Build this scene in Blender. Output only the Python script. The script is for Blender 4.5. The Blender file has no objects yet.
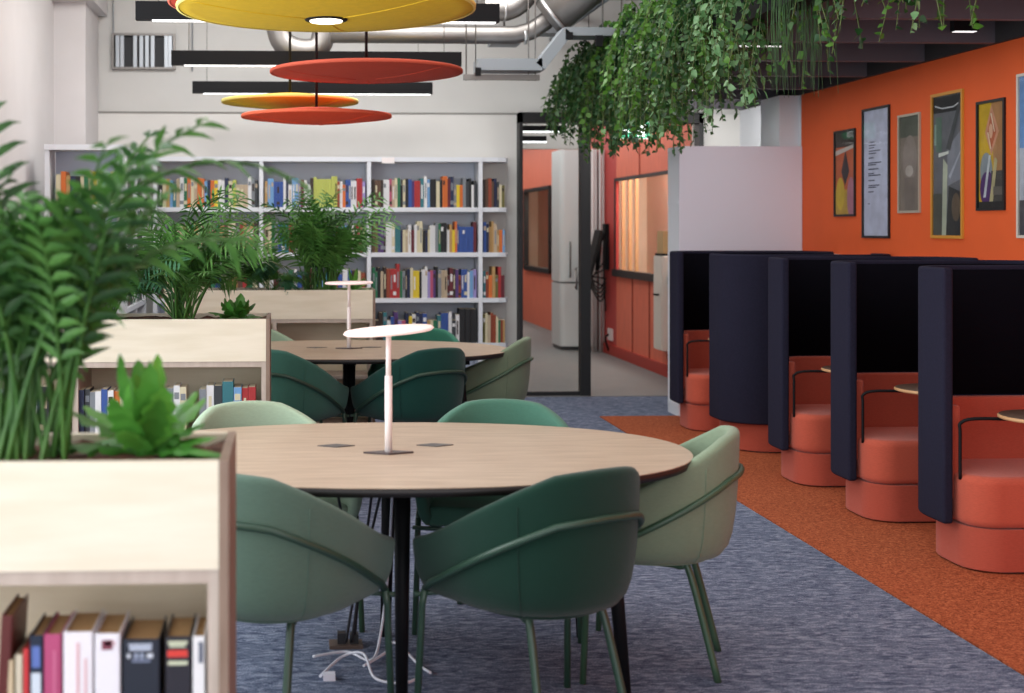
import bpy, math, random
from mathutils import Vector, Matrix
random.seed(7)
C = bpy.context.scene.collection
PI = math.pi
R = math.radians

# ------------------------------------------------------------------ materials
def lin(h):
    h = h.lstrip('#'); v = [int(h[i:i+2], 16)/255 for i in (0, 2, 4)]
    return tuple(((c/12.92) if c <= .04045 else ((c+.055)/1.055)**2.4) for c in v) + (1,)
MC = {}
def mat(name, hexc, rough=.6, metal=0, var=0.0, vscale=20, bump=0, bscale=200, emit=0, stretch=None, hex2=None, sheen=0, spec=.5, ehex=None):
    if name in MC: return MC[name]
    m = bpy.data.materials.new(name); m.use_nodes = True; nt = m.node_tree; N = nt.nodes; L = nt.links
    b = N['Principled BSDF']; col = lin(hexc)
    b.inputs['Base Color'].default_value = col; b.inputs['Roughness'].default_value = rough
    b.inputs['Metallic'].default_value = metal; b.inputs['Specular IOR Level'].default_value = spec
    if sheen: b.inputs['Sheen Weight'].default_value = sheen
    tc = N.new('ShaderNodeTexCoord'); mp = N.new('ShaderNodeMapping'); L.new(tc.outputs['Object'], mp.inputs['Vector'])
    if stretch: mp.inputs['Scale'].default_value = stretch
    if var or hex2:
        n = N.new('ShaderNodeTexNoise'); n.inputs['Scale'].default_value = vscale; n.inputs['Detail'].default_value = 5
        L.new(mp.outputs[0], n.inputs['Vector'])
        r = N.new('ShaderNodeValToRGB'); r.color_ramp.elements[0].position = .35; r.color_ramp.elements[1].position = .65
        c2 = lin(hex2) if hex2 else tuple(min(1, c*(1+var)) for c in col[:3])+(1,)
        c1 = col if hex2 else tuple(c*(1-var) for c in col[:3])+(1,)
        r.color_ramp.elements[0].color = c1; r.color_ramp.elements[1].color = c2
        L.new(n.outputs['Fac'], r.inputs[0]); L.new(r.outputs[0], b.inputs['Base Color'])
    if bump:
        n2 = N.new('ShaderNodeTexNoise'); n2.inputs['Scale'].default_value = bscale; n2.inputs['Detail'].default_value = 3
        L.new(mp.outputs[0], n2.inputs['Vector'])
        bp = N.new('ShaderNodeBump'); bp.inputs['Strength'].default_value = bump; bp.inputs['Distance'].default_value = .004
        L.new(n2.outputs['Fac'], bp.inputs['Height']); L.new(bp.outputs[0], b.inputs['Normal'])
    if emit:
        b.inputs['Emission Color'].default_value = lin(ehex or hexc); b.inputs['Emission Strength'].default_value = emit
    MC[name] = m; return m
def leafmat(name, h1, h2, scale=8):
    m = mat(name, h1, .45, var=0, hex2=h2, vscale=scale)
    nt = m.node_tree; N = nt.nodes; L = nt.links; b = N['Principled BSDF']; out = N['Material Output']
    t = N.new('ShaderNodeBsdfTranslucent'); src = b.inputs['Base Color'].links[0].from_socket
    L.new(src, t.inputs['Color']); mx = N.new('ShaderNodeMixShader'); mx.inputs[0].default_value = .3
    L.new(b.outputs[0], mx.inputs[1]); L.new(t.outputs[0], mx.inputs[2]); L.new(mx.outputs[0], out.inputs[0])
    return m
def carpet(name, h1, h2, h3, sc=(26, 60, 1)):
    m = mat(name, h1, .95, spec=.1); nt = m.node_tree; N = nt.nodes; L = nt.links; b = N['Principled BSDF']
    tc = N.new('ShaderNodeTexCoord')
    mp = N.new('ShaderNodeMapping'); mp.inputs['Scale'].default_value = sc; L.new(tc.outputs['Object'], mp.inputs['Vector'])
    n = N.new('ShaderNodeTexNoise'); n.inputs['Scale'].default_value = 1; n.inputs['Detail'].default_value = 2; n.inputs['Distortion'].default_value = 1.2
    L.new(mp.outputs[0], n.inputs['Vector'])
    n2 = N.new('ShaderNodeTexNoise'); n2.inputs['Scale'].default_value = 160; n2.inputs['Detail'].default_value = 4
    L.new(tc.outputs['Object'], n2.inputs['Vector'])
    mx = N.new('ShaderNodeMix'); mx.inputs['Factor'].default_value = .45
    L.new(n.outputs['Fac'], mx.inputs['A']); L.new(n2.outputs['Fac'], mx.inputs['B'])
    r = N.new('ShaderNodeValToRGB'); e = r.color_ramp.elements; e[0].position = .38; e[0].color = lin(h1); e[1].position = .62; e[1].color = lin(h3)
    k = e.new(.5); k.color = lin(h2)
    L.new(mx.outputs['Result'], r.inputs[0]); L.new(r.outputs[0], b.inputs['Base Color'])
    bp = N.new('ShaderNodeBump'); bp.inputs['Strength'].default_value = .6; bp.inputs['Distance'].default_value = .006
    L.new(mx.outputs['Result'], bp.inputs['Height']); L.new(bp.outputs[0], b.inputs['Normal'])
    return m
def glassmat(name, tint='#eef4f4', refl=.12):
    m = bpy.data.materials.new(name); m.use_nodes = True; nt = m.node_tree; N = nt.nodes; L = nt.links; N.remove(N['Principled BSDF'])
    t = N.new('ShaderNodeBsdfTransparent'); t.inputs[0].default_value = lin(tint)
    g = N.new('ShaderNodeBsdfGlossy'); g.inputs['Roughness'].default_value = .02
    lw = N.new('ShaderNodeLayerWeight'); lw.inputs[0].default_value = refl
    mx = N.new('ShaderNodeMixShader'); L.new(lw.outputs['Fresnel'], mx.inputs[0]); L.new(t.outputs[0], mx.inputs[1]); L.new(g.outputs[0], mx.inputs[2])
    L.new(mx.outputs[0], N['Material Output'].inputs[0]); return m
def fabric(name, h, var=.12):
    return mat(name, h, .9, var=var, vscale=60, stretch=(1, 1, 6), bump=.35, bscale=350, sheen=.15, spec=.2)

# ------------------------------------------------------------------ mesh builder
class MB:
    def __init__(s): s.v = []; s.f = []; s.m = []; s.sm = []
    def add(s, vs, fs, mi=0, smooth=False):
        o = len(s.v); s.v += [tuple(p) for p in vs]
        for f in fs: s.f.append(tuple(i+o for i in f)); s.m.append(mi); s.sm.append(smooth)
        return s
    def box(s, x0, x1, y0, y1, z0, z1, mi=0, M=None):
        vs = [Vector((x, y, z)) for x in (x0, x1) for y in (y0, y1) for z in (z0, z1)]
        if M: vs = [M @ v for v in vs]
        return s.add(vs, [(0, 1, 3, 2), (4, 6, 7, 5), (0, 4, 5, 1), (2, 3, 7, 6), (0, 2, 6, 4), (1, 5, 7, 3)], mi)
    def tube(s, pts, r, n=10, mi=0, cap=True, closed=False):
        P = [Vector(p) for p in pts]; k = len(P); rs = r if isinstance(r, (list, tuple)) else [r]*k
        vs = []; up = None
        for i in range(k):
            a = P[i-1] if (i > 0 or closed) else P[i]; b = P[(i+1) % k] if (i < k-1 or closed) else P[i]
            t = (b-a).normalized()
            if up is None:
                up = Vector((0, 0, 1)) if abs(t.z) < .9 else Vector((1, 0, 0))
            u = (up - t*up.dot(t)).normalized(); w = t.cross(u); up = u
            for j in range(n):
                an = 2*PI*j/n; vs.append(P[i] + (u*math.cos(an)+w*math.sin(an))*rs[i])
        fs = []
        for i in range(k if closed else k-1):
            for j in range(n):
                a = i*n+j; b = i*n+(j+1) % n; c = ((i+1) % k)*n+(j+1) % n; d = ((i+1) % k)*n+j
                fs.append((a, b, c, d))
        s.add(vs, fs, mi, True)
        if cap and not closed:
            s.add(vs[:n], [tuple(range(n))[::-1]], mi); s.add(vs[-n:], [tuple(range(n))], mi)
        return s
    def lathe(s, prof, cx=0, cy=0, cz=0, n=48, mi=0, smooth=True, M=None):
        vs = []
        for (r, z) in prof:
            for j in range(n):
                a = 2*PI*j/n; v = Vector((r*math.cos(a), r*math.sin(a), z))
                if M: v = M @ v
                vs.append(v+Vector((cx, cy, cz)))
        fs = []
        for i in range(len(prof)-1):
            for j in range(n): fs.append((i*n+j, i*n+(j+1) % n, (i+1)*n+(j+1) % n, (i+1)*n+j))
        return s.add(vs, fs, mi, smooth)
    def prism(s, poly, z0, z1, mi=0, smooth=False, side_smooth=False):
        n = len(poly)
        vs = [(x, y, z0) for x, y in poly]+[(x, y, z1) for x, y in poly]
        s.add(vs, [(i, (i+1) % n, n+(i+1) % n, n+i) for i in range(n)], mi, side_smooth)
        s.add(vs, [tuple(range(n))[::-1], tuple(range(n, 2*n))], mi)
        return s
    def build(s, name, mats, parent=None, bevel=0, loc=None, rotz=0, weld=True, seg=3, angle=40):
        me = bpy.data.meshes.new(name); me.from_pydata(s.v, [], s.f)
        for m in (mats if isinstance(mats, (list, tuple)) else [mats]): me.materials.append(m)
        me.polygons.foreach_set('material_index', s.m); me.polygons.foreach_set('use_smooth', s.sm)
        if weld:
            import bmesh
            b = bmesh.new(); b.from_mesh(me); bmesh.ops.remove_doubles(b, verts=b.verts, dist=1e-5)
            bmesh.ops.recalc_face_normals(b, faces=b.faces); b.to_mesh(me); b.free()
        me.update()
        o = bpy.data.objects.new(name, me); C.objects.link(o)
        if parent: o.parent = parent
        if loc: o.location = loc
        if rotz: o.rotation_euler = (0, 0, rotz)
        if bevel:
            bv = o.modifiers.new('bevel', 'BEVEL'); bv.width = bevel; bv.segments = seg; bv.limit_method = 'ANGLE'; bv.angle_limit = R(angle)
            bv.harden_normals = False
            me.polygons.foreach_set('use_smooth', [True]*len(me.polygons))
            wn = o.modifiers.new('wn', 'WEIGHTED_NORMAL'); wn.keep_sharp = True
        return o
def tag(o, label=None, cat=None, group=None, kind=None):
    if label: o['label'] = label
    if cat: o['category'] = cat
    if group: o['group'] = group
    if kind: o['kind'] = kind
    return o
def thing(name, loc, label, cat, group=None, rz=0):
    o = bpy.data.objects.new(name, None); C.objects.link(o); o.location = loc; o.rotation_euler = (0, 0, rz)
    o.empty_display_size = .1
    return tag(o, label, cat, group)
def struct(name, mb, m, **k): return tag(mb.build(name, m, **k), kind='structure')
def smooth_path(pts, n=8):
    P = [Vector(p) for p in pts]; out = []
    for i in range(len(P)-1):
        p0 = P[max(i-1, 0)]; p1 = P[i]; p2 = P[i+1]; p3 = P[min(i+2, len(P)-1)]
        for k in range(n):
            t = k/n
            out.append(.5*((2*p1)+(-p0+p2)*t+(2*p0-5*p1+4*p2-p3)*t*t+(-p0+3*p1-3*p2+p3)*t**3))
    out.append(P[-1]); return out
def rrect(x0, x1, y0, y1, rs, n=8):
    """rounded rectangle, rs = radii (x0y0, x1y0, x1y1, x0y1)"""
    out = []
    for (cx, cy, r, a0) in ((x0+rs[0], y0+rs[0], rs[0], PI), (x1-rs[1], y0+rs[1], rs[1], 1.5*PI), (x1-rs[2], y1-rs[2], rs[2], 0), (x0+rs[3], y1-rs[3], rs[3], .5*PI)):
        for i in range(n+1):
            a = a0+.5*PI*i/n; out.append((cx+r*math.cos(a), cy+r*math.sin(a)))
    return out

# ------------------------------------------------------------------ palette
white_wall = mat('white_wall_paint', '#dcdad6', .85, var=.03, vscale=2)
upper_wall = mat('upper_wall_paint', '#cfcecb', .85, var=.03, vscale=2)
left_wall_m = mat('left_wall_paint', '#cfcbcb', .85, var=.03, vscale=2)
orange_wall = mat('orange_wall_paint', '#dd5a22', .75, var=.03, vscale=3)
shelf_white = mat('white_lacquer', '#dde0e6', .5)
partition_m = mat('partition_white', '#dfd9e3', .7)
black_metal = mat('black_metal', '#0d0d10', .6, spec=.2)
black_frame = mat('black_frame', '#101013', .5)
birch = mat('birch_veneer', '#e0d5bd', .5, hex2='#eae0cb', vscale=3, stretch=(1, 1, 8))
birch_edge = mat('birch_edge', '#b5a598', .6, hex2='#c0b1a4', vscale=6, stretch=(6, 6, 1))
birch_in = mat('birch_inside', '#dccbad', .6, hex2='#e6d8be', vscale=3, stretch=(1, 1, 8))
oak = mat('oak_table', '#a48e79', .4, hex2='#b9a48e', vscale=5, stretch=(1, 14, 1))
dark_edge = mat('dark_edge', '#1b1817', .5)
soil_m = mat('bark_soil', '#3c2318', .95, hex2='#6b4330', vscale=45, bump=.9, bscale=90)
navy = mat('navy_fabric', '#242332', .95, var=.1, vscale=90, bump=.3, bscale=400, spec=.1)
coral = fabric('coral_fabric', '#bb5641', .07)
coral2 = fabric('coral_fabric_base', '#ae4f3d', .07)
steel = mat('galvanised_steel', '#86827f', .45, metal=.85, var=.06, vscale=6)
tray_m = mat('galvanised_tray', '#8f959b', .5, metal=.5)
lampwhite = mat('lamp_white', '#efe6e4', .35)
diff = mat('diffuser', '#ffffff', .5, emit=2.2); diff2 = mat('diffuser_soft', '#ffffff', .5, emit=1.0)
G = glassmat('clear_glass', refl=.08)

# ------------------------------------------------------------------ setting
struct('floor', MB().box(-2.2, 6, -3, 26, -.1, 0), carpet('grey_carpet', '#414a60', '#656e84', '#9098aa', (16, 46, 1)))
struct('floor_corridor', MB().box(1.5, 6, 11.72, 26, 0, .004), mat('corridor_vinyl', '#72706f', .6, var=.08, vscale=6, stretch=(1, 6, 1)))
struct('floor_aisle', MB().box(2.455, 4.08, -1, 10.45, 0, .008), carpet('orange_carpet', '#7a3c26', '#a05335', '#c06e4a', (60, 60, 1)))
struct('ceiling', MB().box(-2.2, 6, -3, 26, 3.95, 4.05), mat('ceiling_grey', '#9a9a98', .9))
# left wall with a long window band nearer the camera side
wl = MB().box(-2.16, -1.96, 7.4, 11.9, 0, 3.95).box(-2.16, -1.96, -3, 7.4, 0, .5).box(-2.16, -1.96, -3, 7.4, 3.5, 3.95)
for y in (-1.0, 1.8, 4.6): wl.box(-2.16, -1.96, y-.1, y+.1, .5, 3.5)
struct('wall_left', wl, left_wall_m)
pier = MB().box(-1.96, -1.70, 11.15, 11.9, 0, 3.95)
struct('trim_1', pier, left_wall_m)
struct('trim_2', MB().box(-1.96, -1.62, 11.0, 11.9, 3.38, 3.95), left_wall_m)
bw = MB().box(-1.96, 2.04, 11.9, 12.1, 0, 2.53).box(3.70, 4.3, 11.9, 12.1, 0, 2.53)
struct('wall_back', bw, white_wall)
struct('wall_back_upper', MB().box(-1.96, 4.3, 11.93, 12.1, 2.53, 3.95), upper_wall)
struct('shadow_line', MB().box(-1.96, 2.04, 11.885, 11.93, 2.525, 2.535), mat('painted_shadow', '#8e8c88', .9))  # grey strip paints the thin shadow line where the wall steps back
struct('wall_right', MB().box(4.08, 4.28, -3, 10.45, 0, 3.95), orange_wall)
struct('wall_right_end', MB().box(4.08, 4.28, 10.45, 11.9, 0, 3.95), shelf_white)
struct('trim_4', MB().box(3.92, 4.08, 10.5, 10.92, 0, 2.563), shelf_white)
struct('trim_5', MB().box(4.055, 4.08, -1, 10.42, 1.27, 1.305), mat('white_trunking', '#efeff2', .4))
struct('wall_corridor_left', MB().box(1.5, 1.7, 12.1, 26, 0, 3.95), mat('corridor_wall', '#b3b0ae', .8))
struct('wall_corridor_end', MB().box(1.5, 6, 25.8, 26, 0, 3.95), mat('corridor_end', '#a9a7a6', .8))
struct('ceiling_corridor', MB().box(1.7, 5.5, 12.1, 25.8, 2.95, 3.0), mat('corridor_ceiling', '#8d8b8a', .9))
# corridor's orange panelled wall with a lit window and a modelled reflection of it
op = mat('orange_panel', '#dd7257', .6, var=.06, vscale=4, stretch=(1, 6, 1)); red = mat('red_panel', '#b83f3a', .6)
cw = MB().box(3.80, 3.83, 12.2, 12.9, 0, 2.95)
cw.box(3.80, 3.83, 12.9, 15.35, 0, 1.0).box(3.80, 3.83, 12.9, 15.35, 2.05, 2.95)
cw.box(3.80, 3.83, 15.35, 16.6, 0, 2.95, 1).box(3.80, 3.83, 16.6, 19.2, 0, 2.95)
cw.box(3.80, 3.83, 19.2, 21.3, 0, .85).box(3.80, 3.83, 19.2, 21.3, 2.1, 2.95).box(3.80, 3.83, 21.3, 25.8, 0, 2.95)
struct('wall_corridor_right', cw, [op, red])
struct('wall_bulkhead', MB().box(1.7, 3.02, 13.5, 13.6, 2.31, 2.95), upper_wall)
for yy, xe, zz, lb in ((12.9, 2.70, 2.44, 'upper thin strip light seen through the top of the glass door'), (13.2, 2.56, 2.36, 'lower thin strip light seen through the top of the glass door')):
    t = thing('strip_light', (2.1, yy, zz), lb, 'light')
    MB().box(0, xe-2.1, -.02, .02, .006, .06).build('housing', black_metal, t); MB().box(0, xe-2.1, -.018, .018, -.006, .006).build('diffuser', diff, t); MB().tube([(.2, 0, .05), (.2, 0, 2.95-zz)], .004, 5).build('suspension_wire', steel, t)
struct('trim_6', MB().box(3.77, 3.80, 12.2, 16.0, 0, .12), mat('red_plinth', '#a83428', .6))
struct('trim_7', MB().box(3.79, 3.80, 13.2, 13.206, .12, 1).box(3.79, 3.80, 13.9, 13.906, .12, 1).box(3.79, 3.80, 14.6, 14.606, .12, 1).box(3.79, 3.80, 14.3, 14.306, 2.05, 2.9), mat('panel_joint', '#8a3226', .8))
kit = mat('kitchen_wood', '#e8d2b8', .6, hex2='#efdcc6', vscale=2, stretch=(1, 1, 1))
struct('wall_kitchen', MB().box(4.5, 4.6, 12.2, 25, 0, 2.95).box(3.831, 4.5, 16.6, 16.7, 0, 2.95).box(3.831, 4.5, 24, 24.1, 0, 2.95), kit)
w1 = struct('window_1', MB().box(3.76, 3.84, 12.9, 15.42, .94, 1.02).box(3.79, 3.84, 15.38, 15.42, 1.0, 2.08).box(3.79, 3.84, 12.9, 15.42, 2.045, 2.08), black_frame)
MB().add([(3.82, 12.9, 1.0), (3.82, 15.35, 1.0), (3.82, 15.35, 2.05), (3.82, 12.9, 2.05)], [(3, 2, 1, 0)]).build('pane', G, w1, weld=False)
w2 = struct('window_reflection', MB().box(3.76, 3.84, 19.2, 21.3, .83, .9).box(3.76, 3.84, 21.25, 21.33, .85, 2.1).box(3.76, 3.84, 19.17, 19.25, .85, 2.1).box(3.76, 3.84, 19.2, 21.3, 2.07, 2.12), black_frame)  # solid stand-in for the orange wall's reflection in the door glass
MB().add([(3.82, 19.25, .9), (3.82, 21.25, .9), (3.82, 21.25, 2.07), (3.82, 19.25, 2.07)], [(3, 2, 1, 0)]).build('pane', G, w2, weld=False)
# slatted wooden divider seen through kitchen window
sd = MB()
for i in range(3): sd.box(3.93+i*.08, 3.97+i*.08, 15.6, 15.63, 0, 2.6)
tag(sd.build('slatted_divider', mat('slat_wood', '#dcae7c', .6)), 'honey wooden slatted divider behind the lit corridor window', 'divider')
# glass partition in the back opening
dr = struct('door_1', MB().box(2.04, 2.07, 11.75, 11.9, 0, 2.53).box(2.59, 2.68, 11.75, 11.85, 0, 2.53).box(2.04, 3.70, 11.75, 11.9, 2.44, 2.53).box(3.66, 3.70, 11.75, 11.9, 0, 2.53).box(2.07, 2.59, 11.77, 11.83, 0, .04), black_frame)
MB().add([(2.07, 11.8, .04), (2.59, 11.8, .04), (2.59, 11.8, 2.44), (2.07, 11.8, 2.44)], [(0, 1, 2, 3)]).build('pane', G, dr, weld=False)
MB().tube([(2.55, 11.74, .95), (2.55, 11.74, 1.15)], .009).box(2.545, 2.555, 11.74, 11.799, .96, .98).box(2.545, 2.555, 11.74, 11.799, 1.12, 1.14).build('door_handle', steel, dr)

# ------------------------------------------------------------------ corridor things
t = thing('refrigerator', (3.575, 16.4, 0), 'tall white two-door refrigerator seen through the glass door', 'refrigerator')
fw = mat('fridge_white', '#e2e5e5', .35)
MB().prism(rrect(-.27, .2, -.25, .3, (.06, .06, .02, .02)), .05, .82).build('lower_door', fw, t)
ud_ = MB().prism(rrect(-.27, .2, -.25, .3, (.06, .06, .02, .02)), .84, 2.46).build('upper_door', fw, t)
MB().box(-.25, .18, -.2, .28, 0, 2.3).build('body', mat('fridge_dark', '#55585a', .5), t)
MB().tube([(-.15, -.26, .9), (-.15, -.28, .93), (-.15, -.28, 1.3), (-.15, -.26, 1.33)], .01).build('handle', steel, ud_)
t = MB()
for i in range(5): t.tube([(3.60+i*.044, 15.9-(i % 2)*.03, 0.0), (3.60+i*.044, 15.9-(i % 2)*.03, 2.45)], .016, 8)
tag(t.build('folding_screen', mat('screen_grey', '#d5d3d2', .5)), 'grey ribbed folding screen standing right of the refrigerator', 'screen')
t = thing('monitor_arm', (3.80, 15.75, 1.0), 'black jointed bracket with looping cables on the red corridor wall', 'bracket')
MB().box(-.05, 0, -.06, .06, .0, .55).build('wall_plate', black_metal, t)
MB().tube([(-.03, 0, .45), (-.12, -.1, .35), (-.16, -.12, .0)], .025, 8).build('arm', black_metal, t)
M_ = Matrix.Translation((-.2, -.1, .2)) @ Matrix.Rotation(R(14), 4, 'Y')
MB().box(-.02, .02, -.14, .14, -.28, .28, 0, M_).build('screen_back', black_metal, t)
cb = MB()
for k in range(4):
    cb.tube(smooth_path([(-.05, -.02+.02*k, .1-.1*k), (-.2-.02*k, -.05, -.1), (-.12, -.08, -.22-.05*k), (-.02, .03, -.1-.05*k)], 6), .009, 6)
cb.tube(smooth_path([(-.02, .05, .3), (-.03, .08, -.1), (-.015, .06, -.5)], 6), .009, 6)
cb.build('cable', mat('black_rubber', '#101010', .6), t)
t = thing('power_socket', (3.795, 15.6, .24), 'white power socket low on the red corridor wall with a black plug', 'socket')
MB().box(-.015, .005, -.1, .1, -.07, .07).build('plate', lampwhite, t)
MB().tube(smooth_path([(-.02, .02, 0), (-.06, .02, -.05), (-.03, -.02, -.19)], 6), .012, 6).build('plug', black_metal, t)
t = thing('wall_cabinet', (3.80, 13.25, .27), 'narrow white wall-hung cabinet beside the grey-white partition', 'cabinet')
MB().box(-.09, 0, -.15, .15, 0, .95).build('body', mat('cabinet_white', '#d9d5cb', .5), t, bevel=.01)
dd_ = MB().box(-.10, -.09, -.145, .145, .01, .94).build('door', mat('cabinet_white', '#d9d5cb', .5), t)
MB().tube([(-.10, -.05, .56), (-.13, -.05, .56), (-.13, .03, .56)], .01, 6).build('handle', black_metal, dd_)
tag(MB().box(3.71, 3.79, 13.12, 13.38, 1.2205, 1.245, 1).box(3.725, 3.785, 13.14, 13.36, 1.245, 1.47).build('storage_box', [mat('box_tan', '#b79a6c', .7), black_metal]), 'tan box with dark base on top of the narrow white wall cabinet', 'box')

# ------------------------------------------------------------------ bookcases and books
COL = dict(brown='#5b4030', umber='#33241d', white='#d9d9da', pink='#b0506b', red='#a52a2c', maroon='#5e1c28', cream='#cfc6a6', green='#1f6a48', black='#17181b',
    blue='#2f4f94', navy='#1d2748', purple='#51346f', teal='#2f6f78', sky='#6f9cc8', orange='#cd6a2c', yellow='#d8bd2c', lime='#b3ba5a', olive='#6b6633', tan='#b18c58', grey='#7d8288', charcoal='#34383d',
    rust='#8e4028', lilac='#9487bd', beige='#b6a38a')
pages = mat('paper_pages', '#cfc3a8', .8)
def bmat(c): return mat('cover_'+c, COL[c], .55)
def book_mb(w, d, h, accent=0):
    m = MB()
    m.box(0, w, 0, d, 0, h, 0)
    e = min(.003, w*.15)
    m.box(e, w-e, .004, d+.001, .004, h+.0008, 1)                    # page block just proud of the covers
    if accent == 1: m.box(w*.12, w*.88, -.0008, .002, h*.72, h*.86, 2)
    if accent == 2: m.box(w*.3, w*.7, -.0008, .002, h*.30, h*.78, 2)
    if accent == 3: m.box(0.0005, w-.0005, -.0008, .002, h*.1, h*.22, 2).box(w*.2, w*.8, -.0008, .002, h*.55, h*.8, 2)
    return m
ORD = ['first', 'second', 'third', 'fourth', 'fifth', 'sixth', 'seventh', 'eighth', 'ninth', 'tenth', 'eleventh', 'twelfth']
def ordn(i):
    return ORD[i] if i < 12 else '%d%s' % (i+1, {1: 'st', 2: 'nd', 3: 'rd'}.get((i+1) % 10, 'th') if (i+1) not in (11, 12, 13) else 'th')
AL = ['white', 'cream', 'beige', 'umber', 'grey']
def row(seq, x0, x1, yf, z, hmin, hmax, where, group, depth=.2, stuff=None, pos=None):
    """books standing side by side from x0 to x1, spines at yf"""
    seq = seq.split(); hs = []
    ws = []
    for c in seq:
        big = c.endswith('+'); sm = c.endswith('-'); c = c.strip('+-')
        ws.append(random.uniform(.8, 1.25)*(1.5 if big else 1))
    k = (x1-x0)/sum(ws); x = x0; ph = random.uniform(hmin, hmax)
    for i, c in enumerate(seq):
        big = c.endswith('+'); sm = c.endswith('-'); c0 = c.strip('+-')
        w = ws[i]*k
        same = i and seq[i-1] == c
        h = ph if same and random.random() < .85 else random.uniform(hmin, hmax)
        if sm: h = hmin*.88
        if big: h = hmax*1.08
        ph = h
        acc = random.choice([0, 0, 0, 1, 0, 2, 3]); a = random.choice([q for q in AL if q != c0])
        d = random.uniform(.8, 1)*depth; y = yf+random.uniform(0, .02)
        if stuff is not None:
            o0 = len(stuff.v); b = book_mb(w*.95, d, h, 0)
            stuff.add([(vx+x, vy+y, vz+z) for vx, vy, vz in b.v], b.f[:6], pos.index(c0)); stuff.add([(vx+x, vy+y, vz+z) for vx, vy, vz in b.v], b.f[6:], len(pos)-1)
        else:
            o = book_mb(w*.95, d, h, acc).build('book', [bmat(c0), pages, bmat(a)], loc=(x, y, z), weld=False)
            thick = 'thick ' if big else ''
            tag(o, '%s%s book, %s from left, %s' % (thick, c0, ordn(i), where), 'book', group)
        x += w
t = thing('bookcase', (0, 0, 0), 'long white open bookcase full of books along the back wall', 'bookcase')
YF, YB = 11.6, 11.89
VX = [-1.17, -.25, .69, 1.67]
SZ = [.09, .49, .885, 1.285, 1.68]
for x in VX: MB().box(x-.017, x+.017, YF, YB, 0, 2.10).build('upright', shelf_white, t)
for i in range(3):
    for z in SZ: MB().box(VX[i]+.018, VX[i+1]-.018, YF+.005, YB-.02, z-.038, z).build('shelf', shelf_white, t)
MB().box(-1.19, 1.69, YF-.005, YB, 2.08, 2.12).build('top_board', shelf_white, t)
MB().box(-1.15, 1.65, YB-.018, YB-.002, .0, 2.08).build('back_panel', mat('bookcase_back', '#c6cddb', .6), t)
def endshelf(x0, w, d): return [(x0, YB)]+[(x0, YF+.02)]+[(x0+w*math.sin(a)**.8, YF+.02+d*(1-math.cos(a))**1.2) for a in [PI/2*k/10 for k in range(1, 11)]]
for z in SZ+[2.12]:
    pl = [(1.687, YB-.01), (1.687, YF+.01), (1.83, YF+.01), (1.90, YF+.04), (1.925, YF+.1), (1.93, YB-.01)]
    MB().prism(pl, z-.038, z).build('end_shelf', shelf_white, t)
MB().box(1.687, 1.94, YB-.02, YB-.002, 0, 2.1).build('end_back_panel', mat('end_back', '#c9c6c2', .7), t)
tag(MB().box(.80, .91, YF-.03, YF-.006, 2.065, 2.115).build('shelf_sign', lampwhite), 'small blank white sign clipped to the top board of the back bookcase', 'sign')
bay = ['back bookcase leftmost bay', 'back bookcase second bay', 'back bookcase third bay', 'back bookcase rounded end bay']
sh = ['', 'fourth shelf down, ', 'third shelf down, ', 'second shelf down, ', 'top shelf, ']
c3 = {4: 'umber brown brown umber white white pink beige cream green black- cream black blue purple red red teal white sky black black cream black orange orange maroon navy grey- yellow- orange- grey charcoal black white- charcoal',
      3: 'brown olive purple purple umber white white cream teal teal navy- cream- beige- white maroon- white cream cream black- navy- cream- white white grey green black black white- tan yellow- orange blue blue blue blue blue blue maroon',
      2: 'green green black beige umber rust red red red+ green grey black navy cream yellow yellow black white white lilac pink purple black grey beige beige maroon- maroon umber purple rust- blue blue white sky lilac',
      1: 'umber- umber- umber teal white- blue purple lilac- pink- navy yellow white navy navy blue tan- cream- green- teal blue blue white charcoal- white black+ black+ black+'}
c4 = {4: 'umber brown rust brown navy charcoal cream- olive-', 3: 'blue navy tan tan beige tan- orange- sky-', 2: 'teal rust orange- tan olive- red maroon-', 1: 'olive cream beige rust rust cream green- rust- tan-'}
c2 = {4: 'tan sky sky blue blue blue white navy white- sky sky lilac maroon white white- umber lime lime lime lime lime lime lime lime rust white orange- blue blue white white red red lilac',
      3: 'beige cream green grey blue green teal rust maroon white- blue lilac- umber brown grey black green cream olive brown navy red teal teal sky charcoal white red pink charcoal'}
c1 = {4: 'black- cream tan sky teal- beige white green orange cream beige orange orange sky navy orange yellow white white navy cream lime beige- beige- beige- white grey charcoal',
      3: 'white grey grey- charcoal umber beige olive brown green tan cream brown umber olive rust green tan brown beige cream grey rust tan beige tan umber'}
for d, i in ((c3, 2), (c4, 3), (c2, 1), (c1, 0)):
    for k, seq in d.items():
        z = SZ[k]; x0 = VX[i]+.03; x1 = (VX[i+1]-.03) if i < 3 else 1.92-.03
        row(seq, x0, x1, YF+.03, z+.0005, .225, .275, sh[k]+bay[i], 'books on the white back bookcase', depth=.19)
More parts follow.
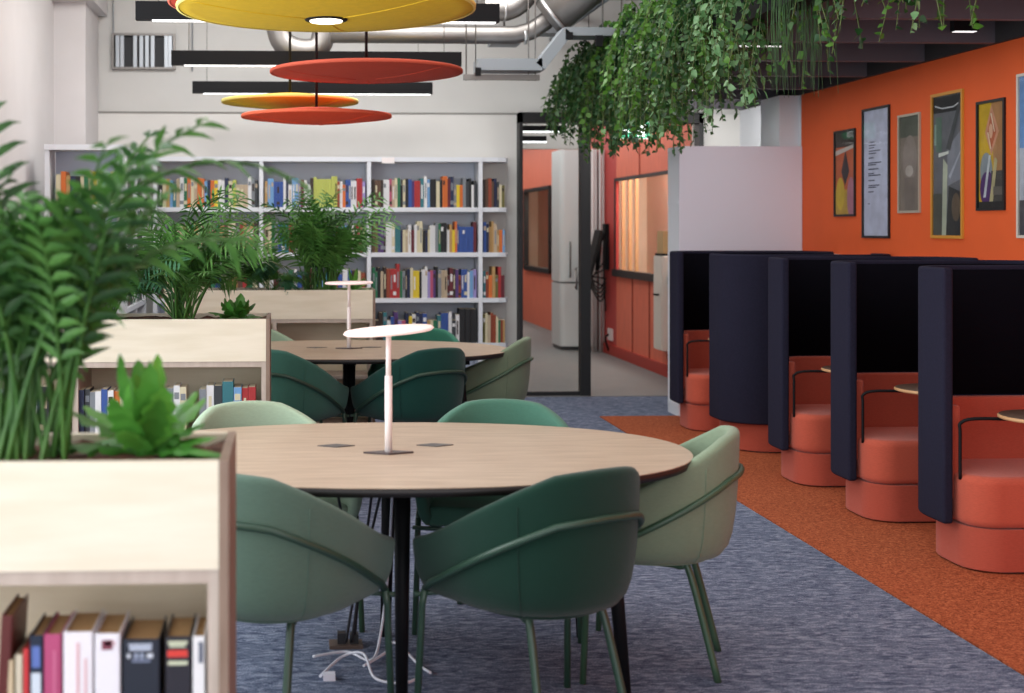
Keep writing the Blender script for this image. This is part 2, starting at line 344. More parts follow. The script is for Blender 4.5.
# left bookcases near the left wall
t = thing('corner_bookcase', (0, 0, 0), 'white corner bookcase behind the tall palm at the left wall', 'bookcase')
for x in (-1.80, -1.262): MB().box(x-.017, x+.017, 9.95, 10.2, 0, 2.08).build('upright', shelf_white, t)
for z in SZ: MB().box(-1.782, -1.28, 9.955, 10.2, z-.038, z).build('shelf', shelf_white, t)
MB().box(-1.82, -1.245, 9.94, 10.25, 2.08, 2.12).build('top_board', shelf_white, t)
MB().box(-1.78, -1.28, 10.2, 10.215, 0, 2.08).build('back_panel', mat('bookcase_back2', '#b9c3d6', .6), t)
t = thing('side_bookcase', (0, 0, 0), 'white bookcase running back from the corner bookcase to the long one', 'bookcase')
for y in (10.24, 10.9, 11.57): MB().box(-1.54, -1.245, y-.017, y+.017, 0, 2.08).build('upright', shelf_white, t)
for z in SZ:
    MB().box(-1.54, -1.245, 10.258, 10.882, z-.038, z).build('shelf', shelf_white, t); MB().box(-1.54, -1.245, 10.918, 11.552, z-.038, z).build('shelf', shelf_white, t)
MB().box(-1.55, -1.24, 10.27, 11.59, 2.08, 2.12).build('top_board', shelf_white, t)
MB().box(-1.56, -1.541, 10.24, 11.57, 0, 2.08).build('back_panel', shelf_white, t)
names = sorted(COL); st = MB(); posn = names+['__pages']
row('brown cream green grey umber white tan olive cream brown green blue cream umber tan brown red green cream', VX[0]+.03, VX[1]-.03, YF+.03, SZ[2]+.0005, .2, .26, '', '', stuff=st, pos=posn)
row('cream white maroon umber teal green white blue umber maroon cream teal sky teal umber rust blue white blue umber cream rust', VX[1]+.03, VX[2]-.03, YF+.03, SZ[2]+.0005, .2, .26, '', '', stuff=st, pos=posn)
row('cream orange tan navy black cream green beige yellow cream teal green cream', -1.74, -1.30, 9.98, SZ[4]+.0005, .2, .25, '', '', stuff=st, pos=posn)
row('orange cream white tan beige white orange orange green grey', -1.74, -1.36, 9.98, SZ[3]+.0005, .2, .25, '', '', stuff=st, pos=posn)
row('tan cream white green beige white teal orange umber grey', -1.74, -1.36, 9.98, SZ[2]+.0005, .2, .25, '', '', stuff=st, pos=posn)
rr = random.Random(3)
for z in SZ[1:]:
    y = 10.29
    while y < 11.5:
        w = rr.uniform(.022, .04); h = rr.uniform(.2, .27)
        if not (10.85 < y+w and y < 10.95): st.box(-1.46, -1.27, y, y+w*.95, z+.0005, z+h, names.index(rr.choice(['black', 'umber', 'charcoal', 'maroon', 'grey', 'brown', 'navy'])))
        y += w
o = st.build('books', [bmat(c) for c in names]+[pages], weld=False)
tag(o, 'rows of mixed books half hidden by palms on the back, side and corner bookcases', 'books', kind='stuff')

# ------------------------------------------------------------------ planter bookcases
def planter(name_label, x0, x1, y0, y1, shelf_zs, posts, soil=True):
    t = thing('planter_bookcase', (x1, y0, 0), name_label, 'planter')
    w = x0-x1; d = y1-y0
    MB().box(w, -.0185, 0, .018, .855, 1.06).build('front_panel', birch, t)
    MB().box(w, -.0185, d-.018, d, .855, 1.06).build('rear_panel', birch, t)
    MB().box(-.018, .0, -.002, d+.001, 0, 1.061).build('side_panel', mat('side_wood', '#7d6757', .6, hex2='#8c7666', vscale=6, stretch=(6, 6, 1)), t)
    MB().box(w, w+.018, .02, d-.02, .0, 1.058).build('end_board', birch_in, t)
    MB().box(w, -.0185, .006, d, .828, .854).build('top_shelf', birch_edge, t)
    for p in posts: MB().box(p-.040 if p == 0 else p-.028, p-.0185 if p == 0 else p, .008, d-.01, 0, .828).build('upright', birch_edge, t)
    for z in shelf_zs: MB().box(w, -.03, .01, d-.02, z-.022, z).build('shelf', birch_edge, t)
    MB().box(w, -.03, d-.016, d-.004, .02, .828).build('back_board', birch_in, t)
    m = MB(); n = 40; k = 8; rnd = random.Random(5)
    vs = [(w+.02+(-w-.04)*i/n, .02+(d-.04)*j/k, 1.035+rnd.uniform(-.008, .016)) for i in range(n+1) for j in range(k+1)]
    fs = [(i*(k+1)+j, (i+1)*(k+1)+j, (i+1)*(k+1)+j+1, i*(k+1)+j+1) for i in range(n) for j in range(k)]
    m.add(vs, fs, 0); m.build('soil', soil_m, t, weld=False)
    return t
planter('pale birch planter bookcase in the left foreground with a shelf of novels', -1.9, -.116, 2.52, 2.88, (.50, .1), (0, -.9, -1.85))
planter('birch planter bookcase between the two tables, palms on top', -1.9, -.098, 6.44, 6.90, (.50, .1), (0, -.92, -1.75))
planter('far birch planter bookcase in front of the white back bookcase', -.88, .605, 9.42, 9.82, (.45, .1), (0, -.7, -1.44))
# foreground novels (px-read widths)
def novel(x0, x1, top, c, acc, what, yo=.012, d=.15, lean=0):
    z = .501; w = x1-x0; h = top-z
    t = thing('novel', (x0, 2.52+yo+.008, z), what, 'book', 'novels in the foreground planter bookcase')
    if lean: t.rotation_euler = (0, R(lean), 0)
    cm = mat('novel_'+c.strip('#'), c, .4)
    MB().box(0, .003, 0, d, 0, h).box(w-.003, w, 0, d, 0, h).box(.001, w-.001, -.003, .003, 0, h).build('cover', cm, t, bevel=.001)
    MB().box(.003, w-.003, .003, d-.006, .003, h-.006).build('page_block', mat('old_pages', '#b08a5c', .8, var=.15, vscale=90, stretch=(8, 1, 1)), t)
    if acc:
        for (a, b, z0, z1, hc) in acc:
            MB().box(w*a, w*b, -.0045, -.0025, h-z1, h-z0).build('spine_print', mat('print_'+hc.strip('#'), hc, .5), t)
def px(x, y=2.535):
    return (x-290)/1330*y*1.0
nov = [(-3, 9, 612, '#5a2420', None, 'dark maroon hardback leaning at the far left of the foreground shelf'),
 (10, 17, 657, '#c7b493', None, 'short cream paperback beside the dark maroon hardback'),
 (18, 26, 652, '#c9bfa8', None, 'short grey-cream paperback left of the bright red one'),
 (26, 32, 646, '#c8383c', None, 'short bright red paperback on the foreground shelf'),
 (32, 46, 633, '#1d2638', [(.2, .8, .02, .06, '#5a6fb0'), (.15, .85, .07, .2, '#c9d2dc')], 'navy and pale blue paperback left of the pink one'),
 (46, 64, 632, '#b04a72', [(.55, .7, .03, .2, '#c5698c')], 'pink paperback on the foreground shelf'),
 (65, 95, 630, '#e6e2e6', [(.45, .55, .02, .16, '#d9b0b4'), (.72, .8, .05, .18, '#d9b0b4')], 'thick white novel right beside the pink paperback'),
 (96, 122, 632, '#e4e1e6', [(.28, .7, .012, .03, '#7c3a4a'), (.4, .8, .014, .022, '#c9a3a8')], 'white novel with a small maroon emblem at the top of its spine'),
 (124, 161, 638, '#20242f', [(.15, .8, .008, .012, '#aeb6c6'), (.18, .78, .013, .021, '#aeb6c6'), (.12, .2, .027, .035, '#cfd4dc'), (.3, .42, .026, .036, '#8f98ac'), (.46, .58, .026, .036, '#8f98ac'), (.66, .82, .027, .035, '#cfd4dc'), (.25, .75, .038, .043, '#6f7890')], 'thick black novel with pale blue-grey lettering on its spine'),
 (166, 192, 636, '#25222a', [(.1, .88, .008, .013, '#c8cdb0'), (.15, .8, .0145, .019, '#c8cdb0'), (.08, .88, .025, .038, '#cf3a30'), (.1, .88, .046, .053, '#c8cdb0')], 'black paperback with red and pale green bands on its spine'),
 (193, 206, 636, '#e2e0e0', [(.5, .85, .01, .05, '#5b6070')], 'slim white paperback with grey title against the right upright')]
for (a, b, ty, c, acc, w) in nov:
    novel(px(a), px(b)-.0015, 1.5-(ty-228)*2.53/1330, c, acc, w, lean=3 if a < 0 else 0)
# books in the middle planter bookcase
t0 = [(-.345, 'black', .735), (-.315, 'charcoal', .73), (-.285, 'sky', .745), (-.25, 'teal', .74), (-.2, 'red', .745)]
mid = 'middle birch planter shelf'
row('grey white charcoal teal+ sky red red', -.44, -.165, 6.47, .501, .215, .235, mid+', right bay', 'books in the middle planter bookcase', depth=.15)
row('navy charcoal grey white blue white orange cream orange grey blue white brown tan grey white cream', -1.02, -.50, 6.47, .501, .2, .235, mid+', centre', 'books in the middle planter bookcase', depth=.15)
row('blue navy grey navy white blue navy black', -1.50, -1.16, 6.47, .501, .2, .235, mid+', left bay', 'books in the middle planter bookcase', depth=.15)

# ------------------------------------------------------------------ plants
def leaf(m, p, d, n, L, W, fold=.25, seg=3, droop=0.0, mi=0, tip=.0):
    d = d.normalized(); s = d.cross(n)
    if s.length < 1e-4: s = Vector((1, 0, 0))
    s.normalize(); n = s.cross(d).normalized()
    vs = []; prof = [.12, .85, 1.0, .6, tip] if seg == 4 else [.2, 1.0, .65, tip]
    k = len(prof)
    for i in range(k):
        t = i/(k-1); c = p+d*(L*t)-Vector((0, 0, 1))*(droop*L*t*t); w = W*.5*prof[i]
        vs += [c-s*w+n*w*fold, c, c+s*w+n*w*fold]
    fs = []
    for i in range(k-1):
        a = i*3; fs += [(a, a+1, a+4, a+3), (a+1, a+2, a+5, a+4)]
    m.add(vs, fs, mi, True)
def frond(m, ms, base, az, el, L, curve, nl, ll, lw, rnd, mi=0):
    """pinnate palm frond: arching rachis, leaflets in two ranks"""
    pts = []; p = Vector(base); a = el; n = 14
    for i in range(n+1):
        pts.append(p.copy()); d = Vector((math.cos(az)*math.cos(a), math.sin(az)*math.cos(a), math.sin(a)))
        p = p+d*(L/n); a -= curve/n*(.3+1.6*i/n)
    ms.tube(pts, [.005*L/.6*(1-.75*i/n) + .0008 for i in range(n+1)], 5, cap=False)
    side0 = Vector((-math.sin(az), math.cos(az), 0)); roll = rnd.uniform(-.9, .9)
    for i in range(nl):
        t = .38+.62*i/(nl-1); q = t*n; k = min(int(q), n-1); c = pts[k].lerp(pts[k+1], q-k); d = (pts[k+1]-pts[k]).normalized(); side = Matrix.Rotation(roll, 3, d) @ side0
        up = d.cross(side)
        l = ll*(max(0, math.sin(PI*min(1, .22+.70*(t-.38)/.62)))**.6+.12)*rnd.uniform(.8, 1.1)
        for sg in (-1, 1):
            dd = (d*.75+side*sg*.85+up*rnd.uniform(-.05, .22)).normalized()
            leaf(m, c, dd, up, l, lw, .3, 3, droop=rnd.uniform(.15, .5), mi=mi)
def palm(loc, label, seed, nf, L, ll, lw, mats, group=None, els=(50, 88), fixed=(), spread=.05, curve=1.5, sizes=(.6, 1.0), nl=16):
    rnd = random.Random(seed); t = thing('potted_palm', loc, label, 'plant', group)
    m = MB(); ms = MB()
    for i in range(nf):
        az = 2*PI*i/nf*1.618*2+rnd.uniform(-.3, .3); el = R(rnd.uniform(*els)); b = (rnd.uniform(-spread, spread), rnd.uniform(-spread, spread)*.6, 0)
        frond(m, ms, b, az, el, L*rnd.uniform(*sizes), curve*rnd.uniform(.7, 1.3), nl, ll*rnd.uniform(.8, 1.1), lw, rnd, rnd.choice([0, 0, 1]))
    for (az, el, l, cu, k) in fixed: frond(m, ms, (0, 0, 0), R(az), R(el), l, cu, k, ll*1.15, lw*1.15, rnd, 1)
    m.build('fronds', mats, t, weld=False); ms.build('stems', mats[0] if len(mats) < 3 else mats[2], t, weld=False)
    return t
def fern(loc, label, seed, n, L, W, mats, els=(25, 80), wave=.0, name='potted_fern', yd=1.0):
    rnd = random.Random(seed); t = thing(name, loc, label, 'plant'); m = MB()
    for i in range(n):
        az = 2*PI*i*.382+rnd.uniform(-.3, .3); el = R(rnd.uniform(*els)); l = L*rnd.uniform(.65, 1.05); w = W*rnd.uniform(.8, 1.2)
        d = Vector((math.cos(az)*math.cos(el), math.sin(az)*math.cos(el)*yd, math.sin(el))); s = Vector((-math.sin(az), math.cos(az), 0)); nn = s.cross(d)
        k = 14; vs = []; ph = rnd.uniform(0, 6)
        for j in range(k+1):
            u = j/k; c = Vector((rnd.uniform(-1, 1)*.0, 0, 0))+d*(l*u)-Vector((0, 0, 1))*l*.35*u*u*math.cos(el)
            hw = w*.5*(math.sin(PI*min(1, u*.93+.07))**.7)*(.25+.75*min(1, u*3)); hw *= 1+wave*math.sin(j*2.4+ph)
            o = nn*hw*(.35+wave*.8*math.sin(j*2.1+ph)); o2 = nn*hw*(.35-wave*.8*math.sin(j*1.9+ph))
            vs += [c-s*hw+o, c, c+s*hw+o2]
        fs = []
        for j in range(k): a = j*3; fs += [(a, a+1, a+4, a+3), (a+1, a+2, a+5, a+4)]
        m.add(vs, fs, rnd.choice([0, 1]), True)
    m.build('leaves', mats, t, weld=False); 
    MB().lathe([(.0, .0), (.02, .0), (.016, .03), (0, .04)], n=10).build('crown', mats[0], t, weld=False)
    return t
LD = leafmat('palm_dark', '#21441d', '#386428'); LM = leafmat('palm_mid', '#3c6b2c', '#5f9244'); LS = leafmat('palm_stem', '#3c6a2c', '#5b8a3f')
LB = leafmat('palm_bright', '#3f8a35', '#67ad4a'); LF = leafmat('fern_green', '#528f35', '#38752b'); LF2 = leafmat('fern_light', '#74b548', '#4a9438')
LT = leafmat('palm_bluish', '#34634a', '#4f8460')
SOIL = 1.045
palm((-.52, 2.68, SOIL), 'big blurred parlour palm in the left foreground planter', 11, 36, .76, .115, .019, [LD, LM, LS], els=(72, 92), curve=.7, sizes=(.5, 1.0), spread=.08, nl=11,
     fixed=[(0, 88, .92, 2.1, 12), (-12, 84, .78, 1.1, 11), (20, 76, .70, 1.7, 10)])
palm((-.66, 2.70, SOIL), 'leafy palm at the left picture edge in the foreground planter', 12, 30, .74, .125, .019, [LD, LM, LS], els=(72, 92), curve=.7, spread=.07, nl=11)
fern((-.29, 2.68, SOIL), 'wavy-leaved bird nest fern at the right end of the foreground planter', 9, 24, .23, .066, [LF, LF2], els=(18, 80), wave=.2)
palm((-.53, 6.62, SOIL), 'feathery palm above the middle planter, beside its right end', 21, 46, .76, .16, .015, [LM, LD, LS], els=(40, 90), curve=1.3, spread=.05, nl=13)
palm((-.98, 6.66, SOIL), 'bluish feathery palm in the middle planter, second from its right end', 22, 42, .70, .16, .015, [LT, LM, LS], els=(40, 90), curve=1.3, spread=.11, nl=13)
palm((-1.4, 6.62, SOIL), 'feathery palm in the middle planter near the left wall', 23, 24, .68, .17, .016, [LD, LM, LS], els=(45, 88), curve=1.6, spread=.07)
fern((-.27, 6.60, SOIL), 'small bright broad-leaved plant on the right end of the middle planter', 7, 20, .17, .075, [LF, LM], els=(15, 75), wave=.14)
palm((.215, 9.60, SOIL), 'dark bushy parlour palm in the far planter before the back bookcase', 31, 60, .86, .15, .018, [LM, LD, LS], els=(60, 92), curve=1.0, spread=.12, nl=12, sizes=(.5, 1.0))
palm((-.12, 9.60, SOIL), 'short feathery palm left of the dark bushy palm in the far planter', 32, 18, .36, .12, .013, [LM, LT, LS], els=(35, 85), curve=1.6, spread=.05)
fern((.46, 9.58, SOIL), 'small light green plant at the right end of the far planter', 9, 18, .19, .04, [LF2, LM], els=(20, 80), wave=.1)
palm((-.45, 9.60, SOIL), 'short feathery palm in the left half of the far planter', 34, 20, .44, .14, .014, [LM, LD, LS], els=(40, 88), curve=1.4, spread=.06)

# hanging greenery along the raft edge
H = [leafmat('ivy_mid', '#2a4f22', '#3b6630', 5), leafmat('ivy_dark', '#16381a', '#275426', 5), leafmat('ivy_pale', '#5f8f5a', '#86ad7c', 14), leafmat('ivy_yellow', '#5b8a30', '#417228', 5)]
tr = MB().box(2.42, 2.60, 4.2, 11.6, 2.60, 2.74)
tag(tr.build('plant_trough', black_metal), 'long black trough hung along the edge of the dark slatted ceiling', 'trough')
def vine(y, ly, n, zlo, zhi, wts, label, seed, size=.05, upper=.3, xs=.16):
    rnd = random.Random(seed); t = thing('hanging_vine', (2.5, y, 2.74), label, 'plant', 'trailing plants along the slatted ceiling edge')
    m = MB(); ms = MB()
    for i in range(n):
        x = rnd.uniform(-xs, xs); yy = rnd.uniform(-ly, ly); zb = rnd.uniform(zlo, zhi)-2.74
        out = rnd.choice([-1, -1, 1])*rnd.uniform(.05, .22); mi = rnd.choices(range(4), wts)[0]
        top = rnd.uniform(0, upper)
        pts = smooth_path([(x*.4, yy, 0), (x*.6+out*.4, yy+rnd.uniform(-.05, .05), top), (x*.7+out, yy+rnd.uniform(-.08, .08), top*.3-.1), (x+out*1.05+rnd.uniform(-.05, .05), yy+rnd.uniform(-.12, .12), zb)], 5)
        ms.tube(pts, .0025, 4, cap=False)
        Ltot = sum((pts[k+1]-pts[k]).length for k in range(len(pts)-1)); nlv = max(6, int(Ltot/.019))
        for k in range(nlv):
            u = (k+rnd.random())/nlv*(len(pts)-1.001); a = int(u); p = pts[a].lerp(pts[a+1], u-a)
            d = Vector((rnd.uniform(-1, 1), rnd.uniform(-1, 1), rnd.uniform(-1, .35))); nn = Vector((rnd.uniform(-1, 1), rnd.uniform(-1, .2), rnd.uniform(0, 1)))
            s = size*rnd.uniform(.45, .9)
            leaf(m, p, d, nn, s, s*.85, .2, 3, .2, mi)
    m.build('leaves', H, t, weld=False); ms.build('stems', mat('vine_stem', '#4b5a2a', .7), t, weld=False)
vine(11.3, .3, 42, 2.28, 2.6, (3, 4, 0, 1), 'trailing ivy at the far end of the ceiling trough beside the back wall', 1, .06, .2)
vine(10.6, .35, 75, 2.12, 2.5, (3, 4, 0, 1), 'dense trailing ivy above the black post of the glass door', 2, .06, .28)
vine(9.9, .35, 85, 2.02, 2.45, (4, 3, 0, 2), 'dense trailing ivy above the corridor opening', 3, .06, .32)
vine(9.1, .4, 95, 2.02, 2.45, (4, 3, 1, 2), 'longest dense ivy above the left edge of the white partition', 4, .058, .34)
vine(8.35, .35, 80, 2.06, 2.5, (4, 2, 1, 2), 'dense ivy cascade above the middle of the white partition', 5, .056, .34)
vine(7.65, .32, 60, 2.15, 2.55, (4, 2, 2, 2), 'mixed trailing plant right of the dense ivy cascade', 6, .055, .3)
vine(7.05, .25, 16, 2.08, 2.5, (1, 0, 8, 1), 'pale blue-green round-leaved trailing plant below the dark slats', 7, .06, .2)
vine(6.75, .2, 16, 2.2, 2.5, (4, 1, 2, 4), 'yellow-green trailing plant next to the grassy one', 8, .055, .2)
vine(6.0, .25, 13, 2.26, 2.55, (4, 2, 1, 3), 'thin trailing vine above the white poster', 9, .05, .2)
vine(5.5, .22, 14, 2.28, 2.55, (3, 2, 1, 4), 'thin yellow-green vine above the ochre picture frame', 10, .05, .2)
vine(4.95, .2, 14, 2.24, 2.5, (4, 2, 1, 3), 'thin trailing vine above the black framed yellow picture', 13, .045, .2)
vine(4.5, .16, 16, 2.3, 2.5, (4, 2, 1, 3), 'leafy vine at the top right corner of the view', 14, .045, .2)
t = thing('hanging_grass', (2.45, 6.42, 2.74), 'long thin-bladed grassy plant hanging from the ceiling trough', 'plant')
m = MB(); rnd = random.Random(4)
for i in range(90):
    x, y = rnd.uniform(-.05, .08), rnd.uniform(-.07, .07); L = rnd.uniform(.3, .6)
    pts = smooth_path([(x, y, 0), (x*1.6, y*1.6-.03, .05), (x*2.2, y*2, -.12), (x*2.2+rnd.uniform(-.03, .03), y*2.0, -L)], 4)
    m.tube(pts, [.004*(1-.8*k/(len(pts)-1)) for k in range(len(pts))], 4, cap=False)
m.build('blades', H[0], t, weld=False)
MB().box(-.06, .06, -.06, .06, 0, .03).build('root_ball', soil_m, t)

# ------------------------------------------------------------------ tables
def table(cx, cy, label):
    t = thing('meeting_table', (cx, cy, 0), label, 'table')
    def el(a, b, n=2.15, k=96):
        o = []
        for i in range(k):
            th = 2*PI*i/k; c, s = math.cos(th), math.sin(th)
            o.append((a*math.copysign(abs(c)**(2/n), c), b*math.copysign(abs(s)**(2/n), s)))
        return o
    a, b = 1.0, .655
    MB().prism(el(a, b), .7385, .742, side_smooth=True).build('tabletop', oak, t)
    m = MB(); o1 = el(a, b); o2 = el(a-.008, b-.008); n = len(o1)
    m.add([(x, y, .7384) for x, y in o1]+[(x, y, .712) for x, y in o2], [(i, (i+1) % n, n+(i+1) % n, n+i) for i in range(n)], 0, True)
    m.add([(x, y, .712) for x, y in o2], [tuple(range(n))[::-1]]); m.add([(x, y, .7384) for x, y in o1], [tuple(range(n))])
    m.build('tabletop_edge', dark_edge, t)
    MB().box(-.74, .72, -.03, .03, .665, .711).box(-.74, -.68, -.3, .3, .67, .711).box(.66, .72, -.3, .3, .67, .711).box(-.03, .03, -.3, .3, .67, .711).build('underframe', black_metal, t)
    for lx, fx in ((-.72, -.78), (0, -.01), (.66, .71)):
        for sy in (-1, 1):
            MB().tube([(lx, sy*.27, .712), (fx, sy*.32 if lx else sy*.36, .0)], [.028, .019], 14).build('leg', black_metal, t)
    for dx, dy in ((-.20, .10), (.145, .10)):
        MB().prism([(dx-.065, dy), (dx, dy-.035), (dx+.065, dy), (dx, dy+.035)], .7421, .745).build('cable_hatch', mat('hatch_grey', '#4a4646', .4), t)
    return t
table(.36, 4.52, 'oval oak-topped meeting table with black legs nearest the camera')
table(.37, 8.33, 'farther oval oak-topped table in front of the back bookcase')
def desk_lamp(x, y, label, tilt):
    t = thing('desk_lamp', (x, y, .7425), label, 'lamp', 'white disc desk lamps')
    MB().prism([(-.085, 0), (0, -.034), (.085, 0), (0, .034)], 0, .006).build('base', mat('lamp_base', '#4e4444', .4), t)
    MB().tube([(0, 0, .005), (0, 0, .26)], .0125, 16).tube([(0, 0, .25), (0, 0, .405)], .009, 16).build('pole', lampwhite, t)
    M_ = Matrix.Rotation(R(tilt), 4, 'Y')
    MB().lathe([(0, -.006), (.146, -.006), (.153, 0), (.146, .007), (0, .009)], 0, 0, .412, 48, M=M_).build('lamp_disc', mat('lamp_disc', '#f3dcd6', .4, emit=.45), t)
desk_lamp(.331, 4.462, 'white disc-topped desk lamp standing on the nearest table', -4.5)
desk_lamp(.37, 8.346, 'white disc-topped desk lamp standing on the farther table', -1)

# ------------------------------------------------------------------ chairs
def chair(x, y, rz, hexs, frame_hex, label):
    t = thing('tub_chair', (x, y, 0), label, 'chair', rz=R(rz))
    fm = fabric('chair_'+hexs.strip('#'), hexs, .05)
    tm = mat('chair_frame_'+frame_hex.strip('#'), frame_hex, .4)
    hw, bk, fr = .315, .285, .245
    # plan outline from front of left arm round the back to front of right arm
    pl = []
    ns = 6
    for i in range(ns): pl.append((-hw*.955-.0*i, fr-(fr+.02)*i/ns))
    n = 22
    for i in range(n+1):
        a = PI+PI*i/n; e = 2.35; c, s = math.cos(a), math.sin(a)
        pl.append((hw*.955*math.copysign(abs(c)**(2/e), c) if 0 else hw*math.copysign(abs(c)**(2/e), c)*.955, -.02+(bk-.02)*math.copysign(abs(s)**(2/e), s)))
    for i in range(ns): pl.append((hw*.955, -.02+(fr+.02)*(i+1)/ns))
    pl = [(x_*(1-.16*max(0, -y_-.0)/bk), y_) for x_, y_ in pl]
    K = len(pl)
    L = [0]
    for i in range(1, K): L.append(L[-1]+math.dist(pl[i], pl[i-1]))
    tot = L[-1]
    def top(u):
        d = abs(u-.5)*2
        if d < .22: return .815-.010*(d/.22)**2
        v = min(1, (d-.22)/.76); v = v*v*(3-2*v)*.25+v*.75
        return .805-.245*v
    nv = 9; zb = .385
    def P(i, j, off=0):
        u = L[i]/tot; tz = top(u); v = j/nv
        s = [.66, .80, .88, .925, .953, .973, .987, .997, 1.004, 1.008][j]
        z = zb+(tz-zb)*[0, .03, .10, .2, .32, .45, .60, .75, .89, 1][j]
        lift = .0 if j else 0
        x_, y_ = pl[i]; yy = (y_+.0)*s
        r = math.hypot(x_, y_) or 1
        return Vector((x_*s-x_/r*off, yy-y_/r*off, z+lift))
    m = MB(); vs = [P(i, j) for i in range(K) for j in range(nv+1)]
    fs = [(i*(nv+1)+j, (i+1)*(nv+1)+j, (i+1)*(nv+1)+j+1, i*(nv+1)+j+1) for i in range(K-1) for j in range(nv)]
    m.add(vs, fs, 0, True)
    o = m.build('shell', fm, t)
    sd = o.modifiers.new('s', 'SOLIDIFY'); sd.thickness = .045; sd.offset = 0 if 0 else (1 if False else -1); sd.use_even_offset = True
    bv = o.modifiers.new('b', 'BEVEL'); bv.width = .018; bv.segments = 3; bv.limit_method = 'ANGLE'; bv.angle_limit = R(50)
    # seat underside pan + cushion
    pan = [(p[0]*.83, p[1]*.83) for p in pl]
    MB().prism([(a*.8, b*.8) for a, b in pan], .375, .40).build('seat_pan', fm, t, bevel=.01)
    MB().prism([(p[0]*.85, p[1]*.85+.01) for p in pl], .40, .475, side_smooth=True).build('seat_cushion', fm, t, bevel=.02)
    # seams
    for i in (ns+4, K-1-ns-4):
        MB().tube([P(i, j, -.0015) for j in range(0, nv)], .0016, 5).build('seam', fm, t)
    # rail + front legs: one tube
    rail = []
    idx = range(2, K-2)
    for i in idx:
        u = L[i]/tot; d = abs(u-.5)*2; z = top(u)-.135-.012*d
        v = (z-zb)/(top(u)-zb); s = .925+.075*min(1, max(0, (v-.2)/.7)); s = min(s, 1)
        x_, y_ = pl[i]; r = math.hypot(x_, y_)
        rail.append(Vector((x_*s+x_/r*.013, y_*s+y_/r*.013, z)))
    a, b = rail[0], rail[-1]
    fl = [Vector((a.x-.01, a.y+.062, 0)), Vector((a.x, a.y+.05, .30)), Vector((a.x-.001, a.y+.045, a.z-.08)), Vector((a.x, a.y+.03, a.z-.025))]
    frr = [Vector((b.x, b.y+.03, b.z-.025)), Vector((b.x+.001, b.y+.045, b.z-.08)), Vector((b.x, b.y+.05, .30)), Vector((b.x+.01, b.y+.062, 0))]
    MB().tube([fl[3]]+rail+[frr[0]], .011, 10).build('back_rail', tm, t)
    MB().tube(fl, .011, 10).build('leg', tm, t); MB().tube(frr, .011, 10).build('leg', tm, t)
    MB().tube([(-hw+.005, fr-.03, .395), (-.1, fr-.05, .385), (.1, fr-.05, .385), (hw-.005, fr-.03, .395)], .008, 8).build('cross_bar', tm, t)
    for sx in (-1, 1):
        MB().tube(smooth_path([(sx*.10, -.02, .366), (sx*.13, -.09, .366), (sx*.142, -.125, .345), (sx*.17, -.215, 0)], 5), .0125, 10).build('leg', tm, t)
    return t
GD, GF = '#1c4a3a', '#2c5a40'
chair(.75, 3.97, 30, '#0f3227', '#2c4638', 'dark green tub chair at the front right of the nearest table, back to the camera')
chair(-.06, 3.97, -30, '#566e62', '#2b4437', 'grey-green tub chair at the front left of the nearest table, beside the planter')
chair(1.26, 4.56, 72, '#7a8a72', '#3a5540', 'pale sage tub chair at the right end of the nearest table')
chair(-.09, 5.03, 200, '#9fb39b', '#3a5540', 'pale sage tub chair behind the far left of the nearest table')
chair(.80, 5.04, 168, '#46705f', '#2f4a3c', 'teal green tub chair behind the far right of the nearest table')
chair(.735, 7.80, 30, '#123f38', '#2c4638', 'dark teal tub chair at the front of the farther table, back to the camera')
chair(-.03, 7.79, -30, '#3c6b5f', '#2b4437', 'muted teal tub chair at the front left of the farther table')
chair(1.235, 8.37, 72, '#6e7d66', '#3a5540', 'olive sage tub chair at the right end of the farther table')
chair(-.15, 8.85, 205, '#8fa48c', '#3a5540', 'pale sage tub chair behind the far left of the farther table')
chair(.86, 8.86, 165, '#2f6b57', '#2c4638', 'teal green tub chair behind the far right of the farther table')

# cables under nearest table
wc = mat('white_cable', '#d7d7e2', .5); bc = mat('black_cable', '#15151c', .6)
t = thing('cable_tangle', (.2, 4.72, 0), 'tangle of white power leads lying on the carpet under the nearest table', 'cable')
MB().tube(smooth_path([(-.12, -.1, .012), (0, -.05, .01), (.08, -.14, .01), (.12, -.02, .06), (.15, .0, .3), (.16, -.1, .69)], 8), .005, 6).build('lead', wc, t)
MB().tube(smooth_path([(-.1, -.3, .01), (-.02, -.16, .03), (.05, -.2, .05), (.08, -.32, .01), (.16, -.38, .01), (.22, -.34, .01)], 8), .005, 6).build('lead', wc, t)
MB().tube(smooth_path([(.05, -.2, .01), (.13, -.1, .02), (.17, -.05, .04), (.24, -.2, .01), (.27, -.28, .01)], 8), .005, 6).build('lead', wc, t)
MB().box(-.09, -.05, -.32, -.28, 0.0, .02).build('plug', wc, t)
t = thing('cable_bundle', (.2, 4.75, 0), 'black power cords hanging from the nearest table to the floor box', 'cable')
MB().tube(smooth_path([(.0, 0, .02), (.03, -.02, .2), (.07, -.05, .35), (.14, -.15, .69)], 8), .005, 6).build('cord', bc, t)
MB().tube(smooth_path([(.02, 0, .02), (.04, -.02, .25), (-.02, -.05, .5), (-.05, -.2, .69)], 8), .005, 6).build('cord', bc, t)
MB().tube(smooth_path([(.03, .01, .02), (.05, 0, .25), (.08, 0, .45), (.1, -.1, .69)], 8), .005, 6).build('cord', bc, t)
t = thing('floor_box', (.2, 4.77, 0), 'small brown floor socket box under the nearest table', 'socket')
MB().box(-.06, .06, -.04, .04, 0, .012).build('lid', mat('box_brown', '#54443c', .6), t)
MB().box(-.03, .0, -.02, .02, .012, .05).box(.015, .045, -.02, .02, .012, .045).build('plug', bc, t)

